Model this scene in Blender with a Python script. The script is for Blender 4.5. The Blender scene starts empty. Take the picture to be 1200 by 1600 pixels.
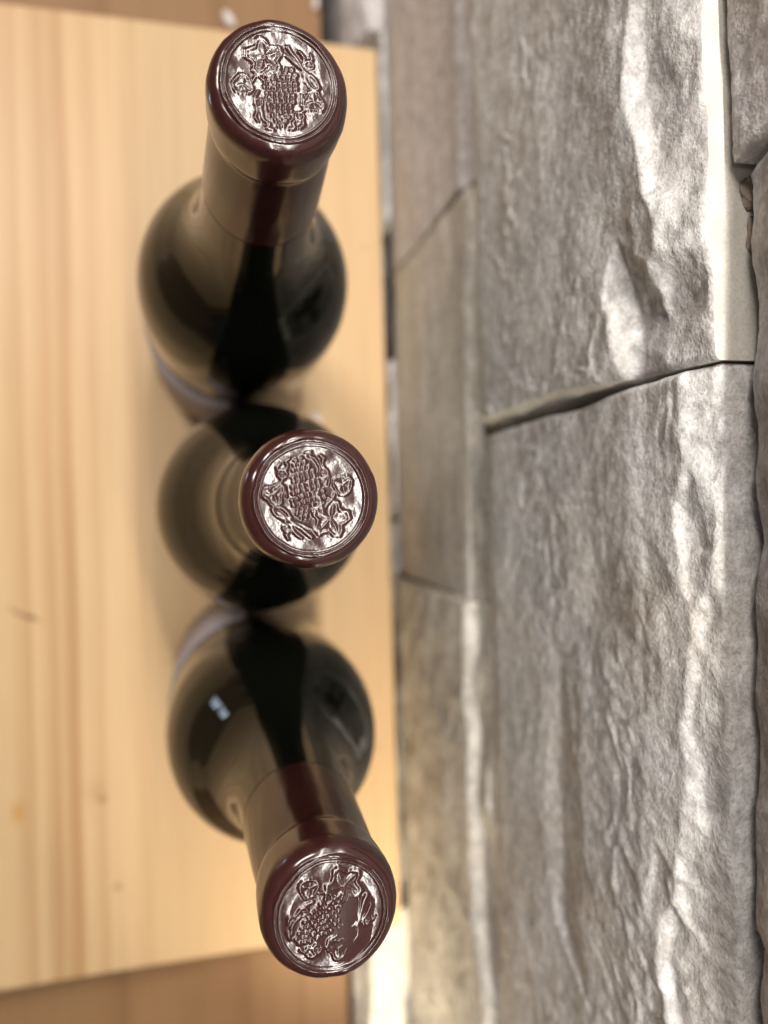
import bpy, bmesh, math
import numpy as np
from mathutils import Vector, Matrix

scene = bpy.context.scene
col = scene.collection
R = math.radians

# ------------------------------------------------------------------ camera
TILT, ROLL, CAM_H = 13.726, 1.625, 0.462
cam = bpy.data.cameras.new("camera")
cam.sensor_fit = 'VERTICAL'
cam.sensor_height = 36.0
cam.lens = 36.0 * 1155.0 / 1600.0
cam.clip_start = 0.005
cam.clip_end = 50.0
cam.dof.use_dof = True
cam.dof.focus_distance = 0.170
cam.dof.aperture_fstop = 6.2
cam_o = bpy.data.objects.new("camera", cam)
col.objects.link(cam_o)
t_, r_ = R(TILT), R(ROLL)
fwd = Vector((math.sin(t_), 0, -math.cos(t_)))
r0 = Vector((math.cos(t_), 0, math.sin(t_)))
u0 = Vector((0, 1, 0))
right = math.cos(r_) * r0 - math.sin(r_) * u0
up = math.sin(r_) * r0 + math.cos(r_) * u0
mw = Matrix((right, up, -fwd)).transposed().to_4x4()
mw.translation = Vector((0, 0, CAM_H))
cam_o.matrix_world = mw
scene.camera = cam_o

# ------------------------------------------------------------------ world and lamps
world = bpy.data.worlds.new("World")
scene.world = world
world.use_nodes = True
bg = world.node_tree.nodes["Background"]
bg.inputs[0].default_value = (1.0, 0.90, 0.82, 1)
bg.inputs[1].default_value = 0.075


def area(name, loc, target, sx, sy, power, color, spread=180):
    l = bpy.data.lights.new(name, 'AREA')
    l.shape = 'RECTANGLE'
    l.size, l.size_y = sx, sy
    l.energy = power
    l.color = color
    l.spread = R(spread)
    o = bpy.data.objects.new(name, l)
    col.objects.link(o)
    o.location = loc
    d = Vector(target) - Vector(loc)
    if abs(d.x) < 1e-6 and abs(d.y) < 1e-6:
        o.rotation_euler = (0, 0, 0)
    else:
        o.rotation_euler = d.to_track_quat('-Z', 'Y').to_euler()
    return o


# a linear lamp running along the wall above the bottles
area("linear_lamp", (0.050, 0.13, 0.66), (0.050, 0.13, 0), 0.014, 1.0, 4.2, (1.0, 0.945, 0.865))
# the ceiling lamp of the room
area("ceiling_lamp", (-0.70, 0.95, 1.8), (0, 0, 0), 0.45, 0.45, 26.5, (1.0, 0.925, 0.84))
# a small warm wall lamp beyond the lower end of the board
area("wall_lamp", (0.086, -0.47, 0.12), (0.118, -0.25, 0.05), 0.03, 0.05, 0.42, (1.0, 0.86, 0.60), 80)
# unseen cool light added off to the left for the bluish shoulder glint
area("cool_glint_light", (-0.49, 0.255, -0.010), (0, -0.06, 0.19), 0.075, 0.045, 0.10, (0.72, 0.82, 1.0))

scene.view_settings.view_transform = 'Standard'
scene.view_settings.look = 'None'
scene.view_settings.exposure = 0.0
scene.view_settings.gamma = 1.0
scene.view_settings.use_curve_mapping = False


# ------------------------------------------------------------------ helpers
def mesh_obj(name, verts, faces, mat=None, parent=None, smooth=True):
    me = bpy.data.meshes.new(name)
    if isinstance(verts, np.ndarray):
        verts = verts.tolist()
    if isinstance(faces, np.ndarray):
        faces = faces.tolist()
    me.from_pydata(verts, [], faces)
    me.update()
    if smooth:
        me.polygons.foreach_set("use_smooth", [True] * len(me.polygons))
    if mat:
        me.materials.append(mat)
    o = bpy.data.objects.new(name, me)
    col.objects.link(o)
    if parent:
        o.parent = parent
    return o


def tag(o, label, cat, group=None, kind=None):
    o["label"] = label
    if cat:
        o["category"] = cat
    if group:
        o["group"] = group
    if kind:
        o["kind"] = kind
    return o


def empty(name, loc=(0, 0, 0)):
    o = bpy.data.objects.new(name, None)
    col.objects.link(o)
    o.location = loc
    o.empty_display_size = 0.02
    return o


def hash2(ix, iy, seed):
    h = (ix.astype(np.int64) * 374761393 + iy.astype(np.int64) * 668265263 + seed * 1274126177) & 0xFFFFFFFF
    h = ((h ^ (h >> 13)) * 1274126177) & 0xFFFFFFFF
    return (h ^ (h >> 16)) & 0xFFFFFFFF


def perlin(x, y, seed=0):
    x0, y0 = np.floor(x), np.floor(y)
    fx, fy = x - x0, y - y0
    u = fx * fx * fx * (fx * (fx * 6 - 15) + 10)
    v = fy * fy * fy * (fy * (fy * 6 - 15) + 10)

    def g(ax, ay, dx, dy):
        a = hash2(ax, ay, seed) / 4294967296.0 * 2 * math.pi
        return np.cos(a) * dx + np.sin(a) * dy
    n00 = g(x0, y0, fx, fy)
    n10 = g(x0 + 1, y0, fx - 1, fy)
    n01 = g(x0, y0 + 1, fx, fy - 1)
    n11 = g(x0 + 1, y0 + 1, fx - 1, fy - 1)
    return 1.5 * ((n00 * (1 - u) + n10 * u) * (1 - v) + (n01 * (1 - u) + n11 * u) * v)


def fbm(x, y, seed, octs=4, gain=0.5):
    s, a, fr = 0.0, 1.0, 1.0
    for i in range(octs):
        s = s + a * perlin(x * fr, y * fr, seed + i * 17)
        a *= gain
        fr *= 2.03
    return s


def worley(x, y, seed):
    """distance to the nearest feature point and its cell value"""
    x0, y0 = np.floor(x), np.floor(y)
    best = np.full(np.shape(x), 9.0)
    val = np.zeros(np.shape(x))
    for i in (-1, 0, 1):
        for j in (-1, 0, 1):
            cx, cy = x0 + i, y0 + j
            h1 = hash2(cx, cy, seed) / 4294967296.0
            h2 = hash2(cx, cy, seed + 91) / 4294967296.0
            d = (cx + h1 - x) ** 2 + (cy + h2 - y) ** 2
            m = d < best
            best = np.where(m, d, best)
            val = np.where(m, hash2(cx, cy, seed + 7) / 4294967296.0, val)
    return best, val


# ------------------------------------------------------------------ materials
def new_mat(name):
    m = bpy.data.materials.new(name)
    m.use_nodes = True
    nt = m.node_tree
    return m, nt, nt.nodes["Principled BSDF"]


def nd(nt, typ, **kw):
    n = nt.nodes.new(typ)
    for k, v in kw.items():
        setattr(n, k, v)
    return n


def mapping(nt, scale, loc=(0, 0, 0)):
    tc = nd(nt, "ShaderNodeTexCoord")
    mp = nd(nt, "ShaderNodeMapping")
    mp.inputs["Scale"].default_value = scale
    mp.inputs["Location"].default_value = loc
    nt.links.new(tc.outputs["Object"], mp.inputs["Vector"])
    return mp.outputs["Vector"]


def noise(nt, vec, scale, detail=4, rough=0.55, dist=0.0):
    n = nd(nt, "ShaderNodeTexNoise")
    n.inputs["Scale"].default_value = scale
    n.inputs["Detail"].default_value = detail
    n.inputs["Roughness"].default_value = rough
    n.inputs["Distortion"].default_value = dist
    nt.links.new(vec, n.inputs["Vector"])
    return n.outputs["Fac"]


def ramp(nt, fac, stops, interp='LINEAR'):
    r = nd(nt, "ShaderNodeValToRGB")
    r.color_ramp.interpolation = interp
    e = r.color_ramp.elements
    while len(e) < len(stops):
        e.new(0.5)
    for el, (p, c) in zip(e, stops):
        el.position = p
        el.color = (c[0], c[1], c[2], 1) if not isinstance(c, (int, float)) else (c, c, c, 1)
    nt.links.new(fac, r.inputs[0])
    return r.outputs["Color"]


def mix(nt, fac, a, b, mode='MIX'):
    m = nd(nt, "ShaderNodeMix", data_type='RGBA', blend_type=mode)
    for sock, v in ((m.inputs[0], fac), (m.inputs[6], a), (m.inputs[7], b)):
        if hasattr(v, "is_linked") or hasattr(v, "node"):
            nt.links.new(v, sock)
        elif isinstance(v, (int, float)):
            sock.default_value = v
        else:
            sock.default_value = (v[0], v[1], v[2], 1)
    return m.outputs[2]


def bump(nt, bsdf, height, strength, dist):
    b = nd(nt, "ShaderNodeBump")
    b.inputs["Strength"].default_value = strength
    b.inputs["Distance"].default_value = dist
    nt.links.new(height, b.inputs["Height"])
    nt.links.new(b.outputs["Normal"], bsdf.inputs["Normal"])


def math_node(nt, op, a, b=None):
    m = nd(nt, "ShaderNodeMath", operation=op)
    for s, v in ((m.inputs[0], a), (m.inputs[1], b)):
        if v is None:
            continue
        if isinstance(v, (int, float)):
            s.default_value = v
        else:
            nt.links.new(v, s)
    return m.outputs[0]


def wood_mat(name, base, late, stripes, x0, x1, rough=0.42, marks=True, spots=()):
    """stripes: list of (x position in m, half width in m, strength)"""
    m, nt, b = new_mat(name)
    tc = nd(nt, "ShaderNodeTexCoord")
    sep = nd(nt, "ShaderNodeSeparateXYZ")
    nt.links.new(tc.outputs["Object"], sep.inputs[0])
    warp = noise(nt, mapping(nt, (4.0, 1.6, 1.0)), 1.0, 2, 0.4)
    warp2 = noise(nt, mapping(nt, (30.0, 6.0, 1.0)), 1.0, 2, 0.5)
    w = math_node(nt, 'MULTIPLY', math_node(nt, 'SUBTRACT', warp, 0.5), 0.014)
    w2 = math_node(nt, 'MULTIPLY', math_node(nt, 'SUBTRACT', warp2, 0.5), 0.004)
    xw = math_node(nt, 'ADD', math_node(nt, 'ADD', sep.outputs[0], w), w2)
    fac = math_node(nt, 'DIVIDE', math_node(nt, 'SUBTRACT', xw, x0), x1 - x0)
    stops = [(0.0, 0.0)]
    for sx, hw, st in sorted(stripes):
        a, c, d = [(v - x0) / (x1 - x0) for v in (sx - hw * 1.5, sx + hw * 0.35, sx + hw * 0.8)]
        stops += [(a, 0.0), (c, st), (d, 0.02)]
    stops = stops[:32]
    s1 = ramp(nt, fac, stops)
    fib = noise(nt, mapping(nt, (260.0, 7.0, 40.0)), 1.0, 4, 0.6)
    broad = noise(nt, mapping(nt, (14.0, 2.4, 1.0)), 1.0, 3, 0.5)
    c = mix(nt, s1, base, late)
    tint = tuple(min(1, v * k) for v, k in zip(base, (1.03, 0.90, 0.86)))
    c = mix(nt, ramp(nt, broad, [(0.35, 0.0), (0.75, 0.55)]), c, tint)
    dark = tuple(v * 0.72 for v in late)
    c = mix(nt, ramp(nt, fib, [(0.45, 0.0), (0.9, 0.32)]), c, dark)
    if marks:
        v = nd(nt, "ShaderNodeTexVoronoi")
        v.inputs["Scale"].default_value = 11.0
        nt.links.new(mapping(nt, (1.0, 1.0, 0.0), (0.37, 0.21, 0)), v.inputs["Vector"])
        c = mix(nt, ramp(nt, v.outputs["Distance"], [(0.022, 0.45), (0.05, 0.0)]), c, dark)
    for (px, py, rx, ry, ang, st, colr) in spots:      # knots, pitch marks and scratches
        mp = nd(nt, "ShaderNodeMapping", vector_type='TEXTURE')
        mp.inputs["Location"].default_value = (px, py, 0)
        mp.inputs["Rotation"].default_value = (0, 0, ang)
        mp.inputs["Scale"].default_value = (rx, ry, 1)
        nt.links.new(tc.outputs["Object"], mp.inputs["Vector"])
        jit = nd(nt, "ShaderNodeVectorMath", operation='ADD')
        nz_ = nd(nt, "ShaderNodeTexNoise")
        nz_.inputs["Scale"].default_value = 160.0
        nt.links.new(tc.outputs["Object"], nz_.inputs["Vector"])
        sc_ = nd(nt, "ShaderNodeVectorMath", operation='SCALE')
        sc_.inputs["Scale"].default_value = 0.9
        sb_ = nd(nt, "ShaderNodeVectorMath", operation='SUBTRACT')
        sb_.inputs[1].default_value = (0.5, 0.5, 0.5)
        nt.links.new(nz_.outputs["Color"], sb_.inputs[0])
        nt.links.new(sb_.outputs[0], sc_.inputs[0])
        nt.links.new(mp.outputs[0], jit.inputs[0])
        nt.links.new(sc_.outputs[0], jit.inputs[1])
        fl = nd(nt, "ShaderNodeVectorMath", operation='MULTIPLY')
        fl.inputs[1].default_value = (1, 1, 0)
        nt.links.new(jit.outputs[0], fl.inputs[0])
        ln = nd(nt, "ShaderNodeVectorMath", operation='LENGTH')
        nt.links.new(fl.outputs[0], ln.inputs[0])
        c = mix(nt, ramp(nt, ln.outputs["Value"], [(0.2, st), (1.0, 0.0)]), c, colr)
    nt.links.new(c, b.inputs["Base Color"])
    b.inputs["Roughness"].default_value = rough
    b.inputs["Specular IOR Level"].default_value = 0.35
    bump(nt, b, fib, 0.12, 0.0006)
    return m


M_PINE = wood_mat("pine", (0.625, 0.450, 0.255), (0.40, 0.22, 0.095),
                  [(-0.300, .006, .5), (-0.262, .004, .6), (-0.215, .007, .4), (-0.180, .003, .7), (-0.150, .005, .6),
                   (-0.102, .007, .55), (-0.087, .006, .75), (-0.0765, .0065, 1.0),
                   (-0.061, .004, .50), (-0.0375, .005, .34), (0.074, .003, .32), (0.085, .002, .4),
                   (0.095, .002, .36), (0.106, .002, .3)], -0.34, 0.13, marks=False,
                  spots=[(-.1000, -.0545, .012, .0014, R(-24), .75, (.20, .10, .05)), (-.0985, -.0550, .0035, .0022, 0, .8, (.16, .08, .04)),
                         (-.1060, -.0510, .008, .0012, R(-38), .6, (.22, .12, .06)),
                         (-.0620, -.1640, .0040, .0034, 0, .8, (.30, .17, .08)), (-.0660, -.1580, .010, .008, R(40), .35, (.42, .24, .11)),
                         (-.0548, -.2160, .0036, .0030, 0, .8, (.32, .19, .09)), (-.1072, -.1660, .006, .008, 0, .7, (.52, .27, .07)),
                         
                         (.1050, .1700, .003, .003, 0, .5, (.46, .27, .12)), (.1030, -.1500, .004, .004, 0, .5, (.46, .27, .12)),])
M_TABLE = wood_mat("brown_wood", (0.31, 0.185, 0.092), (0.18, 0.095, 0.042),
                   [(-0.30, .01, .6), (-0.22, .008, .5), (-0.15, .012, .5), (-0.06, .01, .6), (0.02, .008, .5),
                    (0.06, .004, .4)], -0.4, 0.11, rough=0.55, marks=False)


def stone_mat(name, warm, seedloc):
    m, nt, b = new_mat(name)
    streak = noise(nt, mapping(nt, (70, 58, 64), seedloc), 1.0, 6, 0.68, 0.6)
    patch = noise(nt, mapping(nt, (13, 11, 12), seedloc), 1.0, 4, 0.6, 0.5)
    patch2 = noise(nt, mapping(nt, (24, 20, 22), (seedloc[0] + 4, seedloc[1], 2)), 1.0, 4, 0.6, 0.5)
    speck = noise(nt, mapping(nt, (1150, 1000, 1100), seedloc), 1.0, 2, 0.6)
    fine = noise(nt, mapping(nt, (330, 270, 300), seedloc), 1.0, 5, 0.65, 0.3)
    fleck = noise(nt, mapping(nt, (210, 150, 190), (seedloc[0], 9, 3)), 1.0, 4, 0.7, 0.8)
    g = warm
    c1 = ramp(nt, streak, [(0.30, tuple(v * 0.78 for v in g)), (0.5, g), (0.68, tuple(min(1, v * 1.25) for v in g))])
    rust = (g[0] * 0.98, g[1] * 0.89, g[2] * 0.79)
    c = mix(nt, ramp(nt, patch, [(0.46, 0.0), (0.70, 0.8)]), c1, rust)
    c = mix(nt, ramp(nt, patch2, [(0.30, 0.45), (0.48, 0.0)]), c, tuple(v * k for v, k in zip(g, (0.66, 0.64, 0.68))))
    c = mix(nt, ramp(nt, fleck, [(0.52, 0.0), (0.66, 0.62)]), c, tuple(min(0.86, v * 1.62) for v in g))
    c = mix(nt, ramp(nt, fine, [(0.30, 0.75), (0.50, 0.0)]), c, tuple(v * 0.52 for v in g))
    c = mix(nt, ramp(nt, fine, [(0.52, 0.0), (0.74, 0.6)]), c, tuple(min(0.9, v * 1.6) for v in g))
    c = mix(nt, ramp(nt, speck, [(0.30, 0.5), (0.5, 0.0)]), c, tuple(v * 0.5 for v in g))
    c = mix(nt, ramp(nt, speck, [(0.62, 0.0), (0.76, 0.6)]), c, (0.80, 0.77, 0.73))
    nt.links.new(c, b.inputs["Base Color"])
    rr = ramp(nt, speck, [(0.60, 0.8), (0.78, 0.42)])
    nt.links.new(rr, b.inputs["Roughness"])
    b.inputs["Specular IOR Level"].default_value = 0.3
    h = mix(nt, 0.45, fine, speck)
    bump(nt, b, h, 0.60, 0.0010)
    return m


M_STONE = [stone_mat("split_stone", (0.590, 0.578, 0.575), (0, 0, 0)),
           stone_mat("split_stone_warm", (0.585, 0.555, 0.51), (3.1, 1.7, 0.4)),
           stone_mat("split_stone_mauve", (0.57, 0.545, 0.55), (7.3, 5.1, 2.2))]

M_SAWN, nt, b = new_mat("sawn_stone")
f_ = noise(nt, mapping(nt, (90, 90, 90)), 1.0, 4, 0.6)
f2 = noise(nt, mapping(nt, (1200, 1200, 1200)), 1.0, 2, 0.6)
c_ = ramp(nt, f_, [(0.3, (0.50, 0.475, 0.43)), (0.7, (0.62, 0.60, 0.555))])
nt.links.new(mix(nt, ramp(nt, f2, [(0.35, 0.4), (0.55, 0.0)]), c_, (0.36, 0.34, 0.31)), b.inputs["Base Color"])
b.inputs["Roughness"].default_value = 0.85
bump(nt, b, f2, 0.2, 0.0005)

M_MORTAR, nt, b = new_mat("mortar")
f_ = noise(nt, mapping(nt, (300, 300, 300)), 1.0, 4)
nt.links.new(ramp(nt, f_, [(0.3, (0.10, 0.085, 0.07)), (0.7, (0.22, 0.19, 0.155))]), b.inputs["Base Color"])
b.inputs["Roughness"].default_value = 0.95
bump(nt, b, f_, 0.8, 0.002)

M_LUMP, nt, b = new_mat("pale_mortar")
f_ = noise(nt, mapping(nt, (600, 600, 600)), 1.0, 4)
nt.links.new(ramp(nt, f_, [(0.3, (0.26, 0.205, 0.165)), (0.7, (0.36, 0.30, 0.245))]), b.inputs["Base Color"])
b.inputs["Roughness"].default_value = 0.95
bump(nt, b, f_, 0.6, 0.001)

M_GLASS, nt, b = new_mat("dark_bottle_glass")
b.inputs["Base Color"].default_value = (0.0035, 0.004, 0.0028, 1)
b.inputs["Roughness"].default_value = 0.035
b.inputs["IOR"].default_value = 1.35
b.inputs["Specular Tint"].default_value = (0.92, 0.95, 0.9, 1)

M_FOIL, nt, b = new_mat("burgundy_foil")
v1 = noise(nt, mapping(nt, (240, 240, 240)), 1.0, 3)
nt.links.new(ramp(nt, v1, [(0.3, (0.027, 0.0078, 0.0070)), (0.7, (0.037, 0.0105, 0.0092))]), b.inputs["Base Color"])
b.inputs["Roughness"].default_value = 0.205
b.inputs["IOR"].default_value = 1.58
b.inputs["Coat Weight"].default_value = 0.15
b.inputs["Coat Roughness"].default_value = 0.10
grain = noise(nt, mapping(nt, (3200, 3200, 3200)), 1.0, 2)
wr = noise(nt, mapping(nt, (260, 260, 110)), 1.0, 3)
bump(nt, b, mix(nt, 0.9, grain, wr), 0.10, 0.0004)

M_SKIRT = M_FOIL.copy()
M_SKIRT.name = "burgundy_foil_skirt"
b2 = M_SKIRT.node_tree.nodes["Principled BSDF"]
b2.inputs["IOR"].default_value = 1.42
b2.inputs["Coat Weight"].default_value = 0.0
b2.inputs["Roughness"].default_value = 0.2
for n_ in M_SKIRT.node_tree.nodes:
    if n_.type == 'VALTORGB':
        n_.color_ramp.elements[0].color = (0.018, 0.0058, 0.005, 1)
        n_.color_ramp.elements[1].color = (0.026, 0.0080, 0.007, 1)

M_PAPER, nt, b = new_mat("label_paper")
f_ = noise(nt, mapping(nt, (500, 500, 500)), 1.0, 3)
nt.links.new(ramp(nt, f_, [(0.3, (0.29, 0.25, 0.26)), (0.7, (0.35, 0.31, 0.32))]), b.inputs["Base Color"])
b.inputs["Roughness"].default_value = 0.7

M_CHIP, nt, b = new_mat("white_chip")
f_ = noise(nt, mapping(nt, (700, 700, 700)), 1.0, 3)
nt.links.new(ramp(nt, f_, [(0.3, (0.66, 0.62, 0.62)), (0.7, (0.82, 0.78, 0.77))]), b.inputs["Base Color"])
b.inputs["Roughness"].default_value = 0.4


# ------------------------------------------------------------------ boards
def slab(name, x0, x1, y0, y1, z0, z1, bev, mat, seed=0):
    bm = bmesh.new()
    bmesh.ops.create_cube(bm, size=1.0)
    for v in bm.verts:
        v.co = Vector(((x0 + x1) / 2 + v.co.x * (x1 - x0), (y0 + y1) / 2 + v.co.y * (y1 - y0),
                       (z0 + z1) / 2 + v.co.z * (z1 - z0)))
    bmesh.ops.bevel(bm, geom=bm.edges[:], offset=bev, segments=3, affect='EDGES', profile=0.6)
    me = bpy.data.meshes.new(name)
    bm.to_mesh(me)
    bm.free()
    me.materials.append(mat)
    o = bpy.data.objects.new(name, me)
    col.objects.link(o)
    return o


BOARD_T = 0.055
tag(slab("pine_board", -0.335, 0.1165, -0.2665, 0.2985, -BOARD_T, 0.0, 0.0016, M_PINE),
    "pale knotty pine board carrying the three wine bottles", "board")
tag(slab("wooden_table", -1.10, 0.0905, -0.55, 0.60, -BOARD_T - 0.034, -BOARD_T - 0.0002, 0.002, M_TABLE),
    "darker brown wooden table top under the pale pine board", "table")

# ------------------------------------------------------------------ stone wall
wall = empty("stone_wall", (0.15, 0, -0.35))
tag(wall, "grey split-face stone wall beside the pine board", "wall")


def interp(poly, s):
    p = sorted(poly)
    return np.interp(s, [a for a, _ in p], [b_ for _, b_ in p])


def stone(y0, y1, z0, z1, xf, mat, seed, step=0.0011, ridge=None, g1=0.03, g2=0.35, rough=1.0, facet=1.0,
          back=0.150, tilt=0.0, band=0.006, top_round=0.003, under=0.0, under_h=0.03, flare=0.0, scars=(), shear=0.0, wob=0.0012, ctrl=None, sawn=False):
    """One split-face stone: a relief front (toward -X) on flat sawn top, bottom and ends.
    ridge: [(y, z)] of the proud arris; below it the face leans in by g1, above it falls back by g2."""
    ny = max(6, int((y1 - y0) / step))
    nz = max(6, int((z1 - z0) / step))
    Y, Z = np.meshgrid(np.linspace(y0, y1, ny), np.linspace(z0, z1, nz), indexing='ij')
    wy = Y + 0.004 * fbm(Y * 26, Z * 34, seed + 3, 2)
    wz = Z + 0.0025 * fbm(Y * 28, Z * 40, seed + 5, 2)
    if ridge is None:
        zm = z0 + (z1 - z0) * 0.8
        ridge = [(y0, zm), (y1, zm)]
    zr = interp(ridge, wy) + 0.0035 * perlin(wy * 60, wy * 0 + seed, seed + 9)
    d = wz - zr
    bw = band * (1.0 + 0.8 * perlin(wy * 30, wy * 0 + 3.3, seed + 11))
    bw = np.maximum(bw, 0.0015)
    above = -(g2 * 2.5 * np.minimum(np.maximum(d, 0), bw) + g2 * 0.32 * np.maximum(d - bw, 0))
    below = -(g1 * np.maximum(-d, 0))
    p = above + below
    # flake scars: bowls that meet in sharp arrises
    w1, v1 = worley(wy * 19 + wz * 9, wz * 44 - wy * 5, seed + 21)
    w2, v2 = worley(wy * 52, wz * 60, seed + 31)
    up_mask = np.clip(d / 0.004, 0, 1)
    p = p + facet * (0.0042 * (w1 - 0.35) * (0.30 + 1.5 * up_mask) + 0.0012 * (w2 - 0.3))
    # cleft layers: stepped, drawn out along the bed
    lay = fbm(wy * 24, wz * 28, seed + 41, 4, 0.55)
    st = np.floor(lay * 3.2) / 3.2
    ed = np.clip((lay * 3.2 - np.floor(lay * 3.2)) / 0.18, 0, 1)
    p = p + rough * 0.0007 * (st + ed / 3.2)
    p = p - under * np.clip((z0 + under_h - wz) / under_h, 0, 1) ** 1.6
    p = p + rough * (0.0005 * fbm(wy * 42, wz * 40, seed + 51, 3, 0.5) + 0.00026 * fbm(wy * 200, wz * 190, seed + 61, 4, 0.62))
    if ctrl is not None:
        fy = np.clip(Y + 0.0013 * fbm(Y * 110, Z * 130, seed + 3, 3), y0 + 1e-4, y1 - 1e-4)
        fz = np.clip(Z + 0.0007 * fbm(Y * 130, Z * 170, seed + 5, 3), z0 + 1e-4, z1 - 1e-4)
        base = facet_field(ctrl, Y, Z)
        # sample the facet field at wandering positions, so that arrises are not ruler straight
        iy = np.clip((fy - y0) / (y1 - y0) * (ny - 1), 0, ny - 1.001)
        iz = np.clip((fz - z0) / (z1 - z0) * (nz - 1), 0, nz - 1.001)
        a0, b0 = iy.astype(int), iz.astype(int)
        ta, tb = iy - a0, iz - b0
        base = (base[a0, b0] * (1 - ta) * (1 - tb) + base[a0 + 1, b0] * ta * (1 - tb)
                + base[a0, b0 + 1] * (1 - ta) * tb + base[a0 + 1, b0 + 1] * ta * tb)
        p = xf - base
        p = p + facet * ((0.0005 + 0.0011 * up_mask) * (w2 - 0.3) + (0.0007 + 0.0012 * up_mask) * (w1 - 0.35))
        p = p + rough * 0.00016 * (st + ed / 3.2)
        # thin ragged ridges left by the splitting
        rg = np.abs(fbm(wy * 28 + 3, wz * 22, seed + 71, 4, 0.5))
        p = p + 0.00060 * np.clip(1 - rg * 7, 0, 1) * np.clip(perlin(wy * 14, wz * 16, seed + 75) * 3, 0, 1)
        p = p + rough * (0.00026 * fbm(wy * 62, wz * 50, seed + 51, 3, 0.5) + 0.00013 * fbm(wy * 250, wz * 210, seed + 61, 4, 0.65))
        p = p - under * np.clip((z0 + under_h - wz) / under_h, 0, 1) ** 1.6
    for (sy, sz, ry, rz, dep) in scars:
        qq = ((wy - sy) / ry) ** 2 + ((wz - sz) / rz) ** 2
        p = p - dep * np.clip(1.0 - qq, 0, 1) ** 0.6
    # broken arris along the top edge, small chamfer elsewhere
    e = np.minimum(np.minimum(Y - y0, y1 - Y), Z - z0)
    p = p - 0.0012 * np.clip(1 - e / 0.0016, 0, 1) ** 2
    te = top_round * (1 + 0.7 * perlin(Y * 70, Y * 0 + 1.7, seed + 71))
    p = p - 0.6 * te * np.clip(1 - (z1 - Z) / np.maximum(te, 0.0006), 0, 1) ** 2
    X = xf - p + tilt * (Y - (y0 + y1) / 2)
    Yo = Y + shear * (Z - (z0 + z1) / 2)
    Yo = Yo + flare * np.clip((z1 - 0.02 - Z) / 0.06, 0, 1) * np.clip(1 - (Y - y0) / 0.012, 0, 1)
    # slightly uneven sawn joints
    Yo = Yo + wob * perlin(Z * 25, Z * 0 + 0.5, seed + 81) * (np.abs((Y - y0) / (y1 - y0) - 0.5) > 0.4)
    verts = np.stack([X, Yo, Z], -1).reshape(-1, 3)
    idx = np.arange(ny * nz).reshape(ny, nz)
    q = np.stack([idx[:-1, :-1], idx[:-1, 1:], idx[1:, 1:], idx[1:, :-1]], -1).reshape(-1, 4)
    # the sawn sides get their own vertices so that their arris stays sharp
    loops = [idx[:, -1], idx[::-1, 0], idx[0, :], idx[-1, ::-1]]
    allv, allf, base = [verts], [q], len(verts)
    for lp in loops:
        a = verts[lp].copy()
        n = len(lp)
        c = a.copy()
        c[:, 0] = back
        k = 4
        if flare and lp is loops[2]:      # a broken end face, splayed toward the neighbour
            w = flare * np.clip((z1 - 0.02 - a[:, 2]) / 0.06, 0, 1)
            m_ = a.copy()
            m_[:, 0] += 0.009
            m_[:, 1] -= w
            c[:, 1] -= w
            rows = [a, m_, m_ * .7 + c * .3, m_ * .3 + c * .7, c]
        else:
            rows = [a * (1 - i / k) + c * (i / k) for i in range(k + 1)]
        allv.append(np.concatenate(rows))
        for i in range(k):
            i0 = base + i * n + np.arange(n - 1)
            f = np.stack([i0, i0 + 1, i0 + 1 + n, i0 + n], -1)
            allf.append(f)
        base += n * (k + 1)
    V = np.concatenate(allv) - np.array([0.15, 0, -0.35])
    F = np.concatenate(allf)
    o = mesh_obj("stone", V, F[:, ::-1], mat, wall)
    o.data.materials.append(M_SAWN if sawn else mat)
    mi = np.zeros(len(F), dtype=np.int32)
    mi[len(q):] = 1
    o.data.polygons.foreach_set("material_index", mi)
    return o


from mathutils.geometry import delaunay_2d_cdt


def facet_field(pts, Y, Z):
    """front X of a stone knapped into flat facets: (y, z, x) control points in mm, triangulated and sampled"""
    co = [Vector((p[0], p[1])) for p in pts]
    vs, _, fs, ov, _, _ = delaunay_2d_cdt(co, [], [], 0, 0.001)
    xs = [pts[o[0]][2] for o in ov]
    out = np.full(Y.shape, np.nan)
    yy, zz = Y * 1000, Z * 1000
    ys, zs = yy[:, 0], zz[0, :]
    for f in fs:
        for k in range(1, len(f) - 1):
            a, b_, c = f[0], f[k], f[k + 1]
            A, B, C_ = vs[a], vs[b_], vs[c]
            i0, i1 = np.searchsorted(ys, min(A.x, B.x, C_.x) - .01), np.searchsorted(ys, max(A.x, B.x, C_.x) + .01)
            j0, j1 = np.searchsorted(zs, min(A.y, B.y, C_.y) - .01), np.searchsorted(zs, max(A.y, B.y, C_.y) + .01)
            if i1 <= i0 or j1 <= j0:
                continue
            py, pz = yy[i0:i1, j0:j1], zz[i0:i1, j0:j1]
            det = (B.y - C_.y) * (A.x - C_.x) + (C_.x - B.x) * (A.y - C_.y)
            if abs(det) < 1e-9:
                continue
            l1 = ((B.y - C_.y) * (py - C_.x) + (C_.x - B.x) * (pz - C_.y)) / det
            l2 = ((C_.y - A.y) * (py - C_.x) + (A.x - C_.x) * (pz - C_.y)) / det
            l3 = 1 - l1 - l2
            m = (l1 > -1e-4) & (l2 > -1e-4) & (l3 > -1e-4)
            sub = out[i0:i1, j0:j1]
            sub[m] = (l1 * xs[a] + l2 * xs[b_] + l3 * xs[c])[m]
    return out / 1000.0


G = 0.0016   # joint width
S0, S1, S2 = M_STONE
ZA, ZB, ZC = -0.006, 0.150, 0.3175
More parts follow.
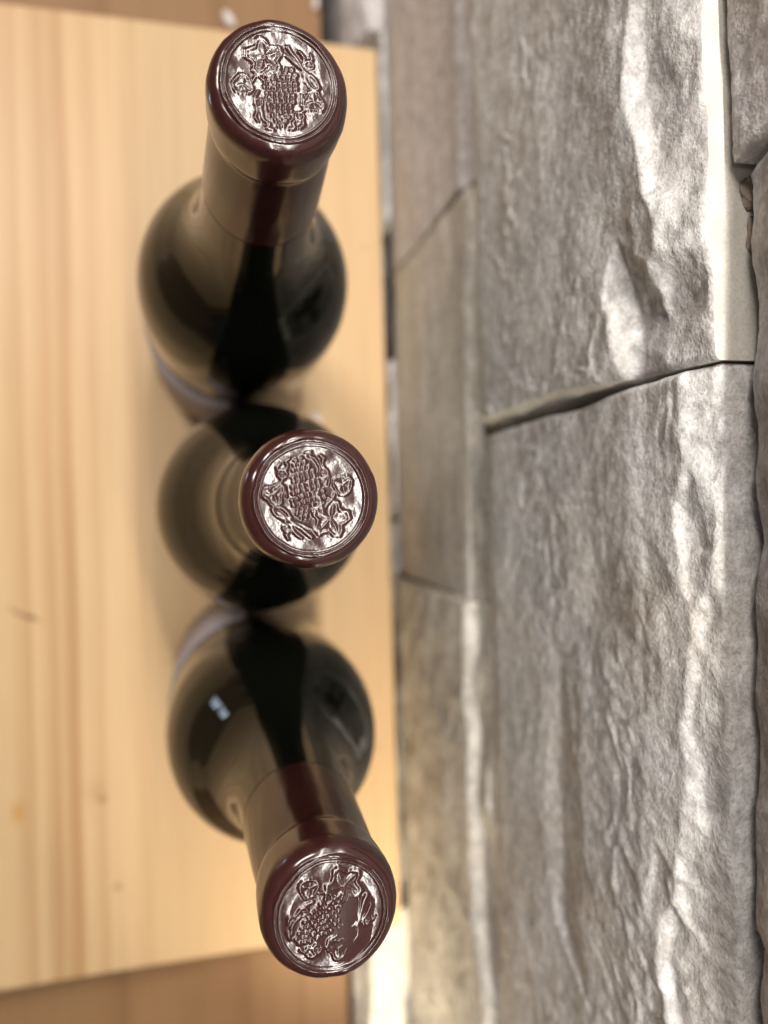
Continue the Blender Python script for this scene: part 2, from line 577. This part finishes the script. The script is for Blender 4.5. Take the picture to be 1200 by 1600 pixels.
# lowest courses, seen in the slot behind the board
stone(-0.62, -0.262, -0.16, ZA - 0.004, 0.0925, S1, 11, 0.003, g1=0.02, g2=0.2)
stone(-0.262 + G, -0.042, -0.16, ZA - 0.012, 0.119, S0, 12, 0.0025, g1=0.02, g2=0.2)
stone(-0.042 + G, -0.006, -0.16, ZA + 0.001, 0.1165, S0, 13, 0.0025, g1=0.02, g2=0.2, facet=.5)
stone(-0.006 + G, 0.100, -0.16, ZA - 0.003, 0.1170, S2, 14, 0.0025, g1=0.02, g2=0.2)
stone(0.100 + G, 0.190, -0.16, ZA - 0.030, 0.121, S0, 15, 0.0025, g1=0.02, g2=0.2)
stone(0.190 + G, 0.315, -0.16, ZA - 0.002, 0.1155, S0, 16, 0.0025, g1=0.02, g2=0.2)
stone(0.315 + G, 0.66, -0.16, ZA - 0.004, 0.104, S2, 17, 0.003, g1=0.02, g2=0.2)
stone(-0.62, 0.02, -0.34, -0.16 - G, 0.100, S1, 18, 0.005)
stone(0.02 + G, 0.66, -0.34, -0.16 - G, 0.104, S2, 19, 0.005)
# second course
stone(-0.62, -0.330, ZA + G, ZB, 0.114, S1, 21, 0.003)
stone(-0.330 + G, -0.044, ZA + G, ZB + 0.003, 0.1170, S1, 22, 0.0014, g1=0.03, g2=0.40, band=0.004, rough=.6, facet=.8,
      ridge=[(-0.35, .146), (-.227, .143), (-.192, .135), (-.163, .132), (-.119, .133), (-.09, .131), (-.04, .134)])
stone(-0.044 + G, 0.152, ZA + G, ZB - 0.003, 0.1225, S1, 23, 0.0014, g1=0.01, g2=0.25, rough=.45, facet=.35, shear=-0.02,
      ridge=[(-.05, .125), (.02, .130), (.16, .135)])
stone(0.152 + G, 0.42, ZA + G, ZB - 0.001, 0.1225, S2, 24, 0.0014, g1=0.01, g2=0.22, rough=.45, facet=.35, shear=-0.02,
      ridge=[(.15, .128), (.25, .132), (.42, .132)])
stone(0.42 + G, 0.66, ZA + G, ZB, 0.118, S2, 25, 0.003)
# third course: facet points (y, z, front x) in mm
UP = [(143.3, 300.4, 106.2), (131.8, 298.9, 106.4), (124.1, 296.2, 106.6), (118.2, 294.7, 106.4), (109.6, 293.4, 106.6), (101.6, 293.9, 106.4), (90.3,
      297.6, 106.6), (78.8, 300.7, 106.6), (68.1, 304.9, 107.0), (62.0, 304.3, 107.2), (58.7, 300.4, 107.6), (60.1, 276.1, 109.2), (50.7, 280.7,
      108.8), (44.3, 280.3, 108.8), (34.4, 271.6, 109.4), (141.2, 303.6, 108.8), (130.0, 302.0, 108.83), (122.2, 299.5, 109.28), (116.2, 298.5,
      109.4), (107.2, 298.3, 110.52), (99.2, 299.0, 110.5), (88.6, 301.7, 109.83), (78.0, 302.9, 108.34), (67.5, 306.7, 108.4), (61.3, 306.7, 109.07),
      (55.2, 305.6, 111.75), (52.9, 286.1, 115.2), (42.8, 285.3, 112.5), (31.9, 283.1, 111.01), (130.8, 313.4, 110.0), (118.9, 309.4, 110.8), (106.1,
      312.8, 110.0), (99.5, 309.1, 111.2), (86.6, 313.4, 110.3), (80.1, 308.2, 110.0), (72.0, 313.1, 110.9), (63.6, 311.4, 109.6), (56.6, 314.8,
      110.8), (47.4, 311.4, 113.0), (45.6, 301.0, 113.4), (39.1, 290.5, 113.8), (32.5, 287.0, 114.0), (39.2, 314.0, 111.7), (33.6, 303.7, 112.0),
      (31.0, 300.7, 112.2), (127.7, 321.6, 111.8), (111.2, 320.9, 111.8), (104.8, 320.0, 112.0), (95.6, 322.4, 111.6), (82.6, 321.5, 111.9), (69.8,
      321.6, 111.4), (52.8, 319.0, 112.0), (40.7, 319.8, 111.8), (31.2, 318.9, 112.2), (160.6, 269.6, 109.6), (140.9, 265.8, 110.0), (139.1, 246.8,
      111.2), (112.7, 269.4, 109.2), (115.3, 241.2, 111.0), (93.0, 276.2, 108.8), (87.7, 262.7, 110.0), (72.1, 284.4, 109.2), (84.5, 233.6, 111.4),
      (68.6, 263.2, 110.2), (55.7, 246.1, 111.2), (37.9, 253.9, 111.0), (34.4, 222.7, 112.6), (195.8, 216.9, 112.8), (169.0, 208.3, 113.2), (137.7,
      213.8, 112.4), (114.1, 197.7, 113.4), (77.4, 205.7, 112.8), (48.2, 195.2, 113.8)]
LOW = [(34.6, 307.9, 111.2), (20.9, 307.3, 111.2), (6.3, 306.8, 111.2), (0.8, 302.9, 111.0), (-10.4, 303.4, 110.8), (-18.3, 305.0, 111.0), (-26.3, 307.8,
      111.4), (-32.5, 308.4, 111.8), (-38.9, 306.7, 111.4), (-44.6, 305.0, 111.2), (-56.2, 302.8, 111.0), (-69.0, 304.9, 111.2), (-89.4, 299.8,
      110.8), (-98.2, 300.1, 111.0), (-109.1, 293.0, 110.6), (-118.6, 292.5, 110.6), (-131.3, 294.9, 110.8), (-149.4, 294.3, 110.8), (34.3, 309.3,
      112.45), (20.8, 308.5, 112.36), (6.2, 308.3, 112.55), (-1.3, 304.5, 112.46), (-10.4, 304.9, 112.19), (-18.2, 306.7, 112.47), (-26.6, 309.7,
      113.12), (-32.3, 310.2, 113.42), (-38.6, 308.9, 113.33), (-45.9, 306.8, 112.84), (-56.5, 304.4, 112.48), (-70.4, 307.4, 113.41), (-88.9, 301.3,
      112.23), (-97.4, 302.1, 112.83), (-108.1, 295.7, 113.05), (-117.3, 295.5, 113.26), (-130.0, 297.6, 113.21), (-147.7, 297.3, 113.43), (27.4,
      314.3, 113.0), (14.2, 313.6, 114.0), (7.0, 309.2, 112.2), (3.1, 313.8, 112.6), (9.6, 314.8, 114.6), (-1.5, 316.8, 114.0), (-8.2, 309.2, 114.0),
      (-13.9, 314.5, 113.2), (-20.1, 312.1, 113.0), (-26.0, 313.1, 114.8), (-34.9, 312.7, 113.4), (-43.9, 313.1, 114.2), (-49.0, 309.9, 113.0),
      (-55.9, 312.6, 113.8), (-63.2, 308.5, 113.6), (-76.3, 310.3, 114.4), (-83.6, 307.0, 113.2), (-93.7, 308.7, 114.2), (-104.2, 303.2, 113.6),
      (-110.2, 306.6, 114.4), (-122.2, 304.5, 113.8), (-133.2, 306.8, 114.4), (32.4, 318.8, 114.5), (21.0, 317.9, 114.8), (8.2, 318.3, 114.1), (-3.9,
      318.3, 113.7), (-13.9, 317.4, 114.1), (-24.3, 315.9, 114.9), (-36.0, 316.0, 114.5), (-48.0, 315.1, 114.8), (-56.5, 315.9, 113.9), (-70.8, 314.0,
      114.9), (-87.6, 313.8, 114.5), (-103.8, 312.9, 114.7), (-121.7, 312.8, 114.2), (-145.2, 311.5, 114.5), (25.9, 282.7, 112.6), (4.8, 289.3,
      111.6), (-15.8, 282.5, 112.4), (-32.3, 288.6, 111.8), (-51.4, 279.1, 112.4), (-70.4, 285.6, 111.6), (-96.0, 278.4, 112.4), (-117.8, 270.4,
      111.6), (-138.4, 273.0, 112.4), (36.3, 263.6, 114.2), (17.9, 255.8, 114.8), (-1.8, 260.3, 113.8), (-18.1, 246.9, 115.2), (-33.2, 257.0, 115.8),
      (-47.6, 262.6, 113.2), (-53.5, 253.1, 113.4), (-72.6, 248.8, 113.6), (-92.7, 249.3, 113.4), (-112.0, 251.3, 113.2), (-134.4, 243.2, 113.6),
      (-136.1, 254.6, 112.8), (-160.0, 254.5, 113.2), (-53.6, 233.4, 116.6), (-77.5, 232.9, 116.6), (-100.2, 230.3, 116.8), (-121.6, 231.2, 116.6),
      (-139.9, 229.6, 116.4), (-144.7, 226.2, 114.6), (-46.3, 224.6, 116.0), (-73.6, 222.7, 115.4), (-102.0, 219.0, 115.6), (-129.2, 219.2, 115.4),
      (-154.1, 211.0, 114.8), (-177.2, 215.2, 114.6), (24.6, 230.4, 115.8), (3.0, 220.0, 116.6), (-17.1, 227.4, 116.0), (-32.3, 208.9, 117.0), (15.6,
      200.3, 117.2), (-13.9, 192.6, 117.0), (-55.3, 199.7, 116.6), (-90.4, 188.2, 116.6), (-121.6, 193.0, 116.8), (-156.0, 184.1, 116.4), (-181.8,
      192.5, 116.0), (-210.3, 187.5, 116.0)]
for y_, o_ in ((-330, 0), (-300, .4), (-270, 0), (-240, -.5), (-210, .3), (-180, 0)):
    LOW += [(y_, 316 + o_ * 2, 114.6 + o_), (y_ + 8, 304 + o_, 113.0), (y_, 296 + 5 * o_, 110.8), (y_ - 9, 262, 112.8 + o_), (y_ + 4, 215, 115.2 + o_)]
LOW += [(y_, 320, 115.1) for y_ in range(-330, 61, 15)] + [(y_, 140, 119.5) for y_ in range(-330, 61, 30)]
LOW += [(y_, 172, 117.8) for y_ in range(-330, 61, 30)] + [(60, z_, 113 + (300 - z_) * .04) for z_ in (300, 270, 240, 210)]
for y_, o_ in ((180, 0), (215, .5), (250, -.3), (290, .4), (330, 0), (360, 0)):
    UP += [(y_, 319, 112.0 + o_), (y_ + 8, 302 + 6 * o_, 108.8), (y_, 295 + 6 * o_, 106.6), (y_ - 9, 262, 109.8 + o_), (y_ + 4, 212, 112.8 + o_)]
UP += [(y_, 326, 112.8) for y_ in range(0, 361, 15)] + [(y_, 135, 117.5) for y_ in range(0, 361, 30)]
UP += [(y_, 176, 114.6) for y_ in range(0, 361, 30)] + [(5, z_, 111.0 + (300 - z_) * .03) for z_ in (310, 285, 260, 230, 205)]
stone(-0.62, -0.285, ZB + 0.004 + G, ZC - 0.002, 0.113, S0, 31, 0.0025)
stone(-0.285 + G, 0.0315, ZB + 0.004 + G, ZC - 0.0005, 0.1100, S0, 32, 0.00075, top_round=0.0010, under=0.003, under_h=0.02,
      ctrl=LOW, rough=1.15)
stone(0.0324, 0.330, ZB + 0.002 + G, ZC + 0.0008, 0.1060, S0, 33, 0.00075, top_round=0.0006, under=0.006, under_h=0.02,
      flare=0.0054, ctrl=UP, wob=0.0006, sawn=True)
stone(0.330 + G, 0.66, ZB + 0.002 + G, ZC, 0.113, S2, 34, 0.0025)
# fourth course
stone(-0.62, -0.098, ZC + 0.0015 + G, 0.47, 0.1075, S2, 41, 0.0016, g1=0.46, g2=0.02, ridge=[(-.62, .345), (-.09, .345)], facet=.5)
stone(-0.098 + G, 0.0735, ZC + 0.0015 + G, 0.47, 0.1090, S2, 42, 0.0012, g1=0.44, g2=0.02, ridge=[(-.1, .345), (.08, .345)],
      rough=.9, facet=.5, tilt=0.03)
stone(0.0735 + G, 0.38, ZC + 0.0015 + G, 0.47, 0.1125, S2, 43, 0.0012, g1=0.12, g2=0.02, ridge=[(.07, .35), (.38, .35)], facet=.6)
stone(0.38 + G, 0.66, ZC + 0.0035 + G, 0.47, 0.107, S0, 44, 0.003)


def lump(y, x, z, s_, seed):
    bm = bmesh.new()
    bmesh.ops.create_icosphere(bm, subdivisions=3, radius=1.0)
    rng = np.random.RandomState(seed)
    ph = rng.uniform(0, 6, 3)
    for v in bm.verts:
        k = 1 + .22 * math.sin(3.1 * v.co.x + ph[0]) * math.sin(2.7 * v.co.y + ph[1]) + .12 * math.sin(6 * v.co.z + 5 * v.co.y + ph[2])
        v.co = Vector((v.co.x * s_[0] * k, v.co.y * s_[1] * k, v.co.z * s_[2] * k))
    me = bpy.data.meshes.new("mortar_lump")
    bm.to_mesh(me)
    bm.free()
    me.polygons.foreach_set("use_smooth", [True] * len(me.polygons))
    me.materials.append(M_LUMP)
    o = bpy.data.objects.new("mortar_lump", me)
    col.objects.link(o)
    o.parent = wall
    o.location = Vector((x, y, z)) - wall.location


lump(.0705, .1232, ZC + .0011, (.0026, .0034, .0015), 1)
lump(.0600, .1238, ZC + .0008, (.0020, .0046, .0013), 2)
mort = slab("mortar", 0.128, 0.24, -0.62, 0.66, -0.34, 0.469, 0.001, M_MORTAR)
mort.parent = wall
mort.location = -Vector((0.15, 0, -0.35))


# ------------------------------------------------------------------ bottles
def lathe(name, prof, mat, parent, seg=96, disp=None):
    prof = np.array(prof)
    th = np.linspace(0, 2 * math.pi, seg, endpoint=False)
    r = prof[:, 0][:, None] * np.ones(seg)
    z = prof[:, 1][:, None] * np.ones(seg)
    if disp is not None:
        dr, dz = disp(prof[:, 0][:, None] + 0 * th, prof[:, 1][:, None] + 0 * th, th[None, :] + 0 * r)
        r = r + dr
        z = z + dz
    V = np.stack([r * np.cos(th), r * np.sin(th), z], -1).reshape(-1, 3)
    n = len(prof)
    i, j = np.meshgrid(np.arange(n - 1), np.arange(seg), indexing='ij')
    j2 = (j + 1) % seg
    F = np.stack([i * seg + j, i * seg + j2, (i + 1) * seg + j2, (i + 1) * seg + j], -1).reshape(-1, 4)
    F = F.tolist()
    V = V.tolist()
    for ring, flip in ((0, True), (n - 1, False)):
        loop = [ring * seg + k for k in range(seg)]
        F.append(loop[::-1] if flip else loop)
    return mesh_obj(name, V, F, mat, parent)


def smooth_profile(pts, n=120):
    """Catmull-Rom through (r, z) points"""
    P = np.array(pts, float)
    P = np.vstack([2 * P[0] - P[1], P, 2 * P[-1] - P[-2]])
    out = []
    k = max(3, n // (len(P) - 3))
    for i in range(1, len(P) - 2):
        for t in np.linspace(0, 1, k, endpoint=False):
            a, b_, c, d = P[i - 1], P[i], P[i + 1], P[i + 2]
            out.append(0.5 * (2 * b_ + (c - a) * t + (2 * a - 5 * b_ + 4 * c - d) * t * t + (3 * b_ - a - 3 * c + d) * t ** 3))
    out.append(P[-2])
    return np.array(out)


RB = 0.0430
BODY = [(.0385, .0008), (.0415, .003), (.0428, .008), (RB, .016), (RB, .06), (RB, .110),
        (0.043, 0.14), (0.0428, 0.15), (0.04175, 0.1605), (0.0393, 0.1715), (0.0351, 0.18175), (0.0299, 0.1911),
        (0.025, 0.20025), (0.0212, 0.21075), (0.0187, 0.22325), (0.01725, 0.23725), (0.0163, 0.252),
        (.0156, .267), (.0150, .278), (.0148, .284), (.0148, .2955)]
FOIL_END = 0.246
RT = 0.0159      # outside of the capsule bead


def sd_seg(x, y, ax, ay, bx, by):
    px, py, vx, vy = x - ax, y - ay, bx - ax, by - ay
    t = np.clip((px * vx + py * vy) / (vx * vx + vy * vy), 0, 1)
    return np.hypot(px - vx * t, py - vy * t)


def bumpf(d, w):
    """rounded bead of half width w"""
    return np.sqrt(np.clip(1 - (d / w) ** 2, 0, 1))


def relief(x, y):
    """embossed bunch of grapes with vine leaves and tendrils; unit disc, returns 0..1"""
    h = np.zeros_like(x)

    def mx(v):
        nonlocal h
        h = np.maximum(h, v)

    def line(pts, w, a=0.8):
        for (ax, ay), (bx, by) in zip(pts[:-1], pts[1:]):
            mx(a * bumpf(sd_seg(x, y, ax, ay, bx, by), w * 1.25))

    def ring(cx, cy, r, w, a=0.8):
        mx(a * bumpf(np.abs(np.hypot(x - cx, y - cy) - r), w))

    def leaf(cx, cy, r, ang, lobes, depth, a=0.85, vein=True):
        dx, dy = x - cx, y - cy
        th = np.arctan2(dy, dx) - ang
        rr = np.hypot(dx, dy)
        edge = r * (1 - depth * (0.5 - 0.5 * np.cos(lobes * th)) ** 1.5 + 0.03 * np.cos(17 * th))
        q = rr / edge
        # raised rim with a dished, veined blade
        rim = bumpf(q - 0.86, 0.17)
        blade = np.where(q < 0.95, 0.34 + 0.22 * np.cos(lobes * th) * (q < 0.85), 0)
        mx(np.maximum(a * rim, blade))
        if vein:
            for k in range(lobes):
                t = ang + k * 2 * math.pi / lobes
                mx(0.78 * bumpf(sd_seg(x, y, cx, cy, cx + 0.72 * r * math.cos(t), cy + 0.72 * r * math.sin(t)), 0.022))

    # grapes, hanging to a point
    rows = [(.26, .04, 3), (.16, .05, 6), (.05, .04, 7), (-.06, .04, 7), (-.17, .03, 6), (-.28, .02, 6), (-.39, .02, 5),
            (-.50, .02, 5), (-.61, .02, 4), (-.71, .02, 3), (-.80, .02, 2), (.34, .24, 2), (.25, .30, 2)]
    for k, (gy, gc, n) in enumerate(rows):
        for i in range(n):
            gx = gc + (i - (n - 1) / 2) * 0.108
            d = np.hypot(x - gx, (y - gy - 0.014 * math.sin(5 * i + k)) / 1.05)
            mx(0.95 * bumpf(d, 0.056))
    leaf(-.27, .52, .42, R(100), 5, .30)
    leaf(-.70, -.06, .23, R(80), 3, .16)
    leaf(.69, -.27, .26, R(-30), 3, .30)
    # stem and cane
    line([(-.16, .34), (-.18, .10), (-.14, -.02)], .045, .9)
    line([(.0, .62), (.16, .62), (.34, .46), (.50, .34)], .032)
    line([(.20, .76), (.34, .58), (.50, .36), (.58, .26)], .045, .9)
    line([(.42, .72), (.52, .56), (.52, .36)], .030)
    # teardrop loop and curls
    line([(.50, .28), (.62, .27), (.76, .16), (.80, .02), (.74, -.05), (.62, .02), (.54, .14), (.50, .28)], .036)
    line([(.62, .2), (.73, .06)], .03, .6)
    for cx, cy, r in ((.62, .45, .075), (-.39, -.40, .085), (.40, -.60, .085)):
        ring(cx, cy, r, .034)
        mx(.7 * bumpf(np.hypot(x - cx, y - cy), .028))
    line([(.62, .53), (.70, .58), (.66, .66)], .03)
    line([(-.42, -.16), (-.47, -.28), (-.46, -.42), (-.42, -.56), (-.48, -.68), (-.42, -.76)], .032)
    line([(-.36, -.48), (-.34, -.62), (-.30, -.74), (-.20, -.80), (-.26, -.88), (-.14, -.90)], .032)
    line([(.46, -.16), (.44, -.34), (.52, -.44), (.42, -.52)], .032)
    line([(.34, -.64), (.26, -.74), (.30, -.82), (.20, -.86)], .032)
    line([(.46, -.66), (.48, -.76), (.40, -.82)], .030)
    line([(-.5, .04), (-.42, .16), (-.34, .1)], .03)
    return h


def blur_polar(h):
    k = (np.roll(h, 1, 1) + 2 * h + np.roll(h, -1, 1)) / 4
    m = k.copy()
    m[1:-1] = (k[:-2] + 2 * k[1:-1] + k[2:]) / 4
    return m


def cap_disc(name, parent, rot, seed, ztop, lean=(0, 0)):
    """the crimped, embossed top of the foil capsule"""
    nr, nt_ = 150, 540
    R_IN, R_OUT = 0.0116, 0.01345
    rr = np.concatenate([np.linspace(0.00005, R_IN, 118), np.linspace(R_IN, R_OUT, 34)[1:]])
    th = np.linspace(0, 2 * math.pi, nt_, endpoint=False)
    RR, TH = np.meshgrid(rr, th, indexing='ij')
    x, y = RR * np.cos(TH), RR * np.sin(TH)
    c, s = math.cos(rot), math.sin(rot)
    dx, dy = (x * c + y * s) / (R_IN * 0.955), (-x * s + y * c) / (R_IN * 0.955)
    dx, dy = dx + 0.05 * math.sin(seed * 2.3), dy + 0.04 * math.cos(seed * 1.7)
    wx = 0.018 * fbm(dx * 4, dy * 4, seed, 2)
    wyy = 0.018 * fbm(dx * 4, dy * 4, seed + 5, 2)
    h = relief(dx + wx, dy + wyy)
    for _ in range(4):
        h = blur_polar(h)
    z = 0.00040 * h * (0.85 + 0.3 * perlin(dx * 1.3 + seed, dy * 1.3, seed)) * (RR < R_IN)
    # foil sag and ripple between the figures
    z = z + 0.00013 * fbm(x * 170, y * 170, seed + 9, 2) * np.clip(RR / 0.004, 0, 1)
    z = z + 0.000008 * fbm(x * 1500, y * 1500, seed + 19, 2)
    # die ring, then the crimped shoulder with its folds
    rw = RR + 0.00022 * fbm(TH * 2.0 / math.pi * 3 + 7, RR * 90, seed + 13, 2) * np.sin(TH * 0.5) ** 2
    z = z + 0.00030 * bumpf(np.abs(rw - 0.01185), 0.00036)
    z = z - 0.00016 * bumpf(np.abs(rw - 0.01228), 0.00030)
    z = z + 0.00034 * np.exp(-((rw - 0.01285) / 0.00038) ** 2)
    fold = fbm(np.cos(TH) * 2.6 + 5, np.sin(TH) * 2.6 + RR * 160, seed + 23, 3)
    z = z + np.clip((RR - 0.0123) / 0.0008, 0, 1) * 0.00020 * fold
    sh = np.clip((RR - 0.0123) / (R_OUT - 0.0123), 0, 1)
    z = z - 0.00052 * sh ** 2.0
    z = z + ztop + (x * lean[0] + y * lean[1]) * np.clip((0.0125 - RR) / 0.003, 0, 1)
    z = z - 0.00022 * (1 - (RR / R_IN) ** 2) * (RR < R_IN)
    V = np.stack([x, y, z], -1).reshape(-1, 3)
    n = len(rr)
    i, j = np.meshgrid(np.arange(n - 1), np.arange(nt_), indexing='ij')
    j2 = (j + 1) % nt_
    F = np.stack([i * nt_ + j, (i + 1) * nt_ + j, (i + 1) * nt_ + j2, i * nt_ + j2], -1).reshape(-1, 4).tolist()
    F.append([k for k in range(nt_)])
    return mesh_obj(name, V.tolist(), F, M_FOIL, parent)


def label_sheet(parent, a0, a1, z0, z1):
    n = 48
    V, F = [], []
    for rr in (RB + 0.0002, RB + 0.0005):
        for z in (z0, z1):
            for k in range(n + 1):
                a = a0 + (a1 - a0) * k / n
                V.append((rr * math.cos(a), rr * math.sin(a), z))
    m = n + 1
    for k in range(n):
        F.append((2 * m + k, 2 * m + k + 1, 3 * m + k + 1, 3 * m + k))
        F.append((k, m + k, m + k + 1, k + 1))
        F.append((m + k, 3 * m + k, 3 * m + k + 1, m + k + 1))
        F.append((k, k + 1, 2 * m + k + 1, 2 * m + k))
    F.append((0, 2 * m, 3 * m, m))
    F.append((n, m + n, 3 * m + n, 2 * m + n))
    return mesh_obj("paper_label", V, F, M_PAPER, parent)


def bottle(x, y, rot, seed, label, lean, lab=(100, 262)):
    root = empty("wine_bottle", (x, y, 0.0))
    tag(root, label, "bottle", "wine bottles standing in a row")
    prof = smooth_profile(BODY, 190)
    punt = np.array([(.004, .022), (.016, .018), (.027, .008), (.034, .0012), (.037, .0004)])
    lathe("glass_body", np.vstack([punt, prof]), M_GLASS, root, 128)
    label_sheet(root, R(lab[0]), R(lab[1]), 0.022, 0.118)

    # capsule: skirt following the neck, bead over the lip, rounded rim
    sk = smooth_profile(BODY, 400)
    rows = [(np.interp(z, sk[:, 1], sk[:, 0]) + 0.00022, z) for z in np.linspace(FOIL_END, 0.2815, 34)]
    rows = [(rows[0][0] - 0.0002, FOIL_END)] + rows
    rows += [(.01515, .2830), (.01535, .2838), (.01560, .2843), (.01578, .2851), (RT - .00005, .2866), (RT, .2890), (RT, .2925)]
    for k in range(1, 15):
        a = k / 14 * math.pi / 2 * 0.93
        rows.append((RT - 0.0027 + 0.0027 * math.cos(a), .2937 + 0.0050 * math.sin(a)))
    rows.append((.01338, .29870))

    def crease(r, z, th):
        dr = 0.00016 * fbm(np.cos(th) * 1.7 + seed, np.sin(th) * 1.7 + z * 130, seed, 3) * (z > .2825)
        dr = dr + 0.00010 * fbm(np.cos(th) * 3 + seed, np.sin(th) * 3 + z * 40, seed + 3, 2) * (z <= .2825)
        dz = 0.00045 * fbm(np.cos(th) * 1.6 + 3, np.sin(th) * 1.6 + z * 110, seed + 31, 2) * np.clip((z - .2935) / .004, 0, 1)
        dz = dz + 0.00035 * fbm(np.cos(th) * 1.5 + 8, np.sin(th) * 1.5, seed + 37, 2) * (z < FOIL_END + .001)
        return dr, dz
    cap = lathe("capsule", rows, M_SKIRT, root, 240, crease)
    cap.data.materials.append(M_FOIL)
    for pl in cap.data.polygons:           # the bead is pressed from the shinier top foil
        if pl.center.z > .2832:
            pl.material_index = 1
    cap["label"] = "burgundy foil capsule"
    cap_disc("embossed_top", cap, rot, seed, 0.29905, lean)
    return root


bottle(0.0190, 0.0948, R(0), 3, "dark wine bottle with burgundy capsule, topmost of the row of three", (0.02, 0.0))
bottle(0.0235, 0.0035, R(195), 8, "dark wine bottle with burgundy capsule, in the middle between the two others", (-0.02, 0.01))
bottle(0.0253, -0.0890, R(-58), 14, "dark wine bottle with burgundy capsule, lowest of the row, bluish glint on its shoulder", (-0.047, 0.0))


# ------------------------------------------------------------------ small white chips
def chip(x, y, z, s, rz, seed, label):
    bm = bmesh.new()
    bmesh.ops.create_icosphere(bm, subdivisions=2, radius=1.0)
    rng = np.random.RandomState(seed)
    for v in bm.verts:
        k = 1 + rng.uniform(-.16, .16)
        v.co = Vector((v.co.x * s * k, v.co.y * s * 0.5 * k, v.co.z * s * 0.4 * k))
    zmin = min(v.co.z for v in bm.verts)
    for v in bm.verts:
        v.co.z -= zmin
    me = bpy.data.meshes.new("white_chip")
    bm.to_mesh(me)
    bm.free()
    me.materials.append(M_CHIP)
    o = bpy.data.objects.new("white_chip", me)
    col.objects.link(o)
    o.location = (x, y, z)
    o.rotation_euler = (0, 0, rz)
    tag(o, label, "chip", "small white chips lying on the wood")


chip(.0262, .3405, -BOARD_T, .0065, R(-55), 1, "small white chip on the brown table behind the top bottle")
chip(.0868, .3595, -BOARD_T, .0050, R(80), 2, "small white chip at the far right edge of the brown table")
chip(.0905, .1412, 0, .0035, R(80), 3, "small white chip on the pine board right of the top bottle's body")
chip(.0700, .0605, 0, .0045, R(-35), 4, "small white chip on the pine board just above the middle bottle's cap")
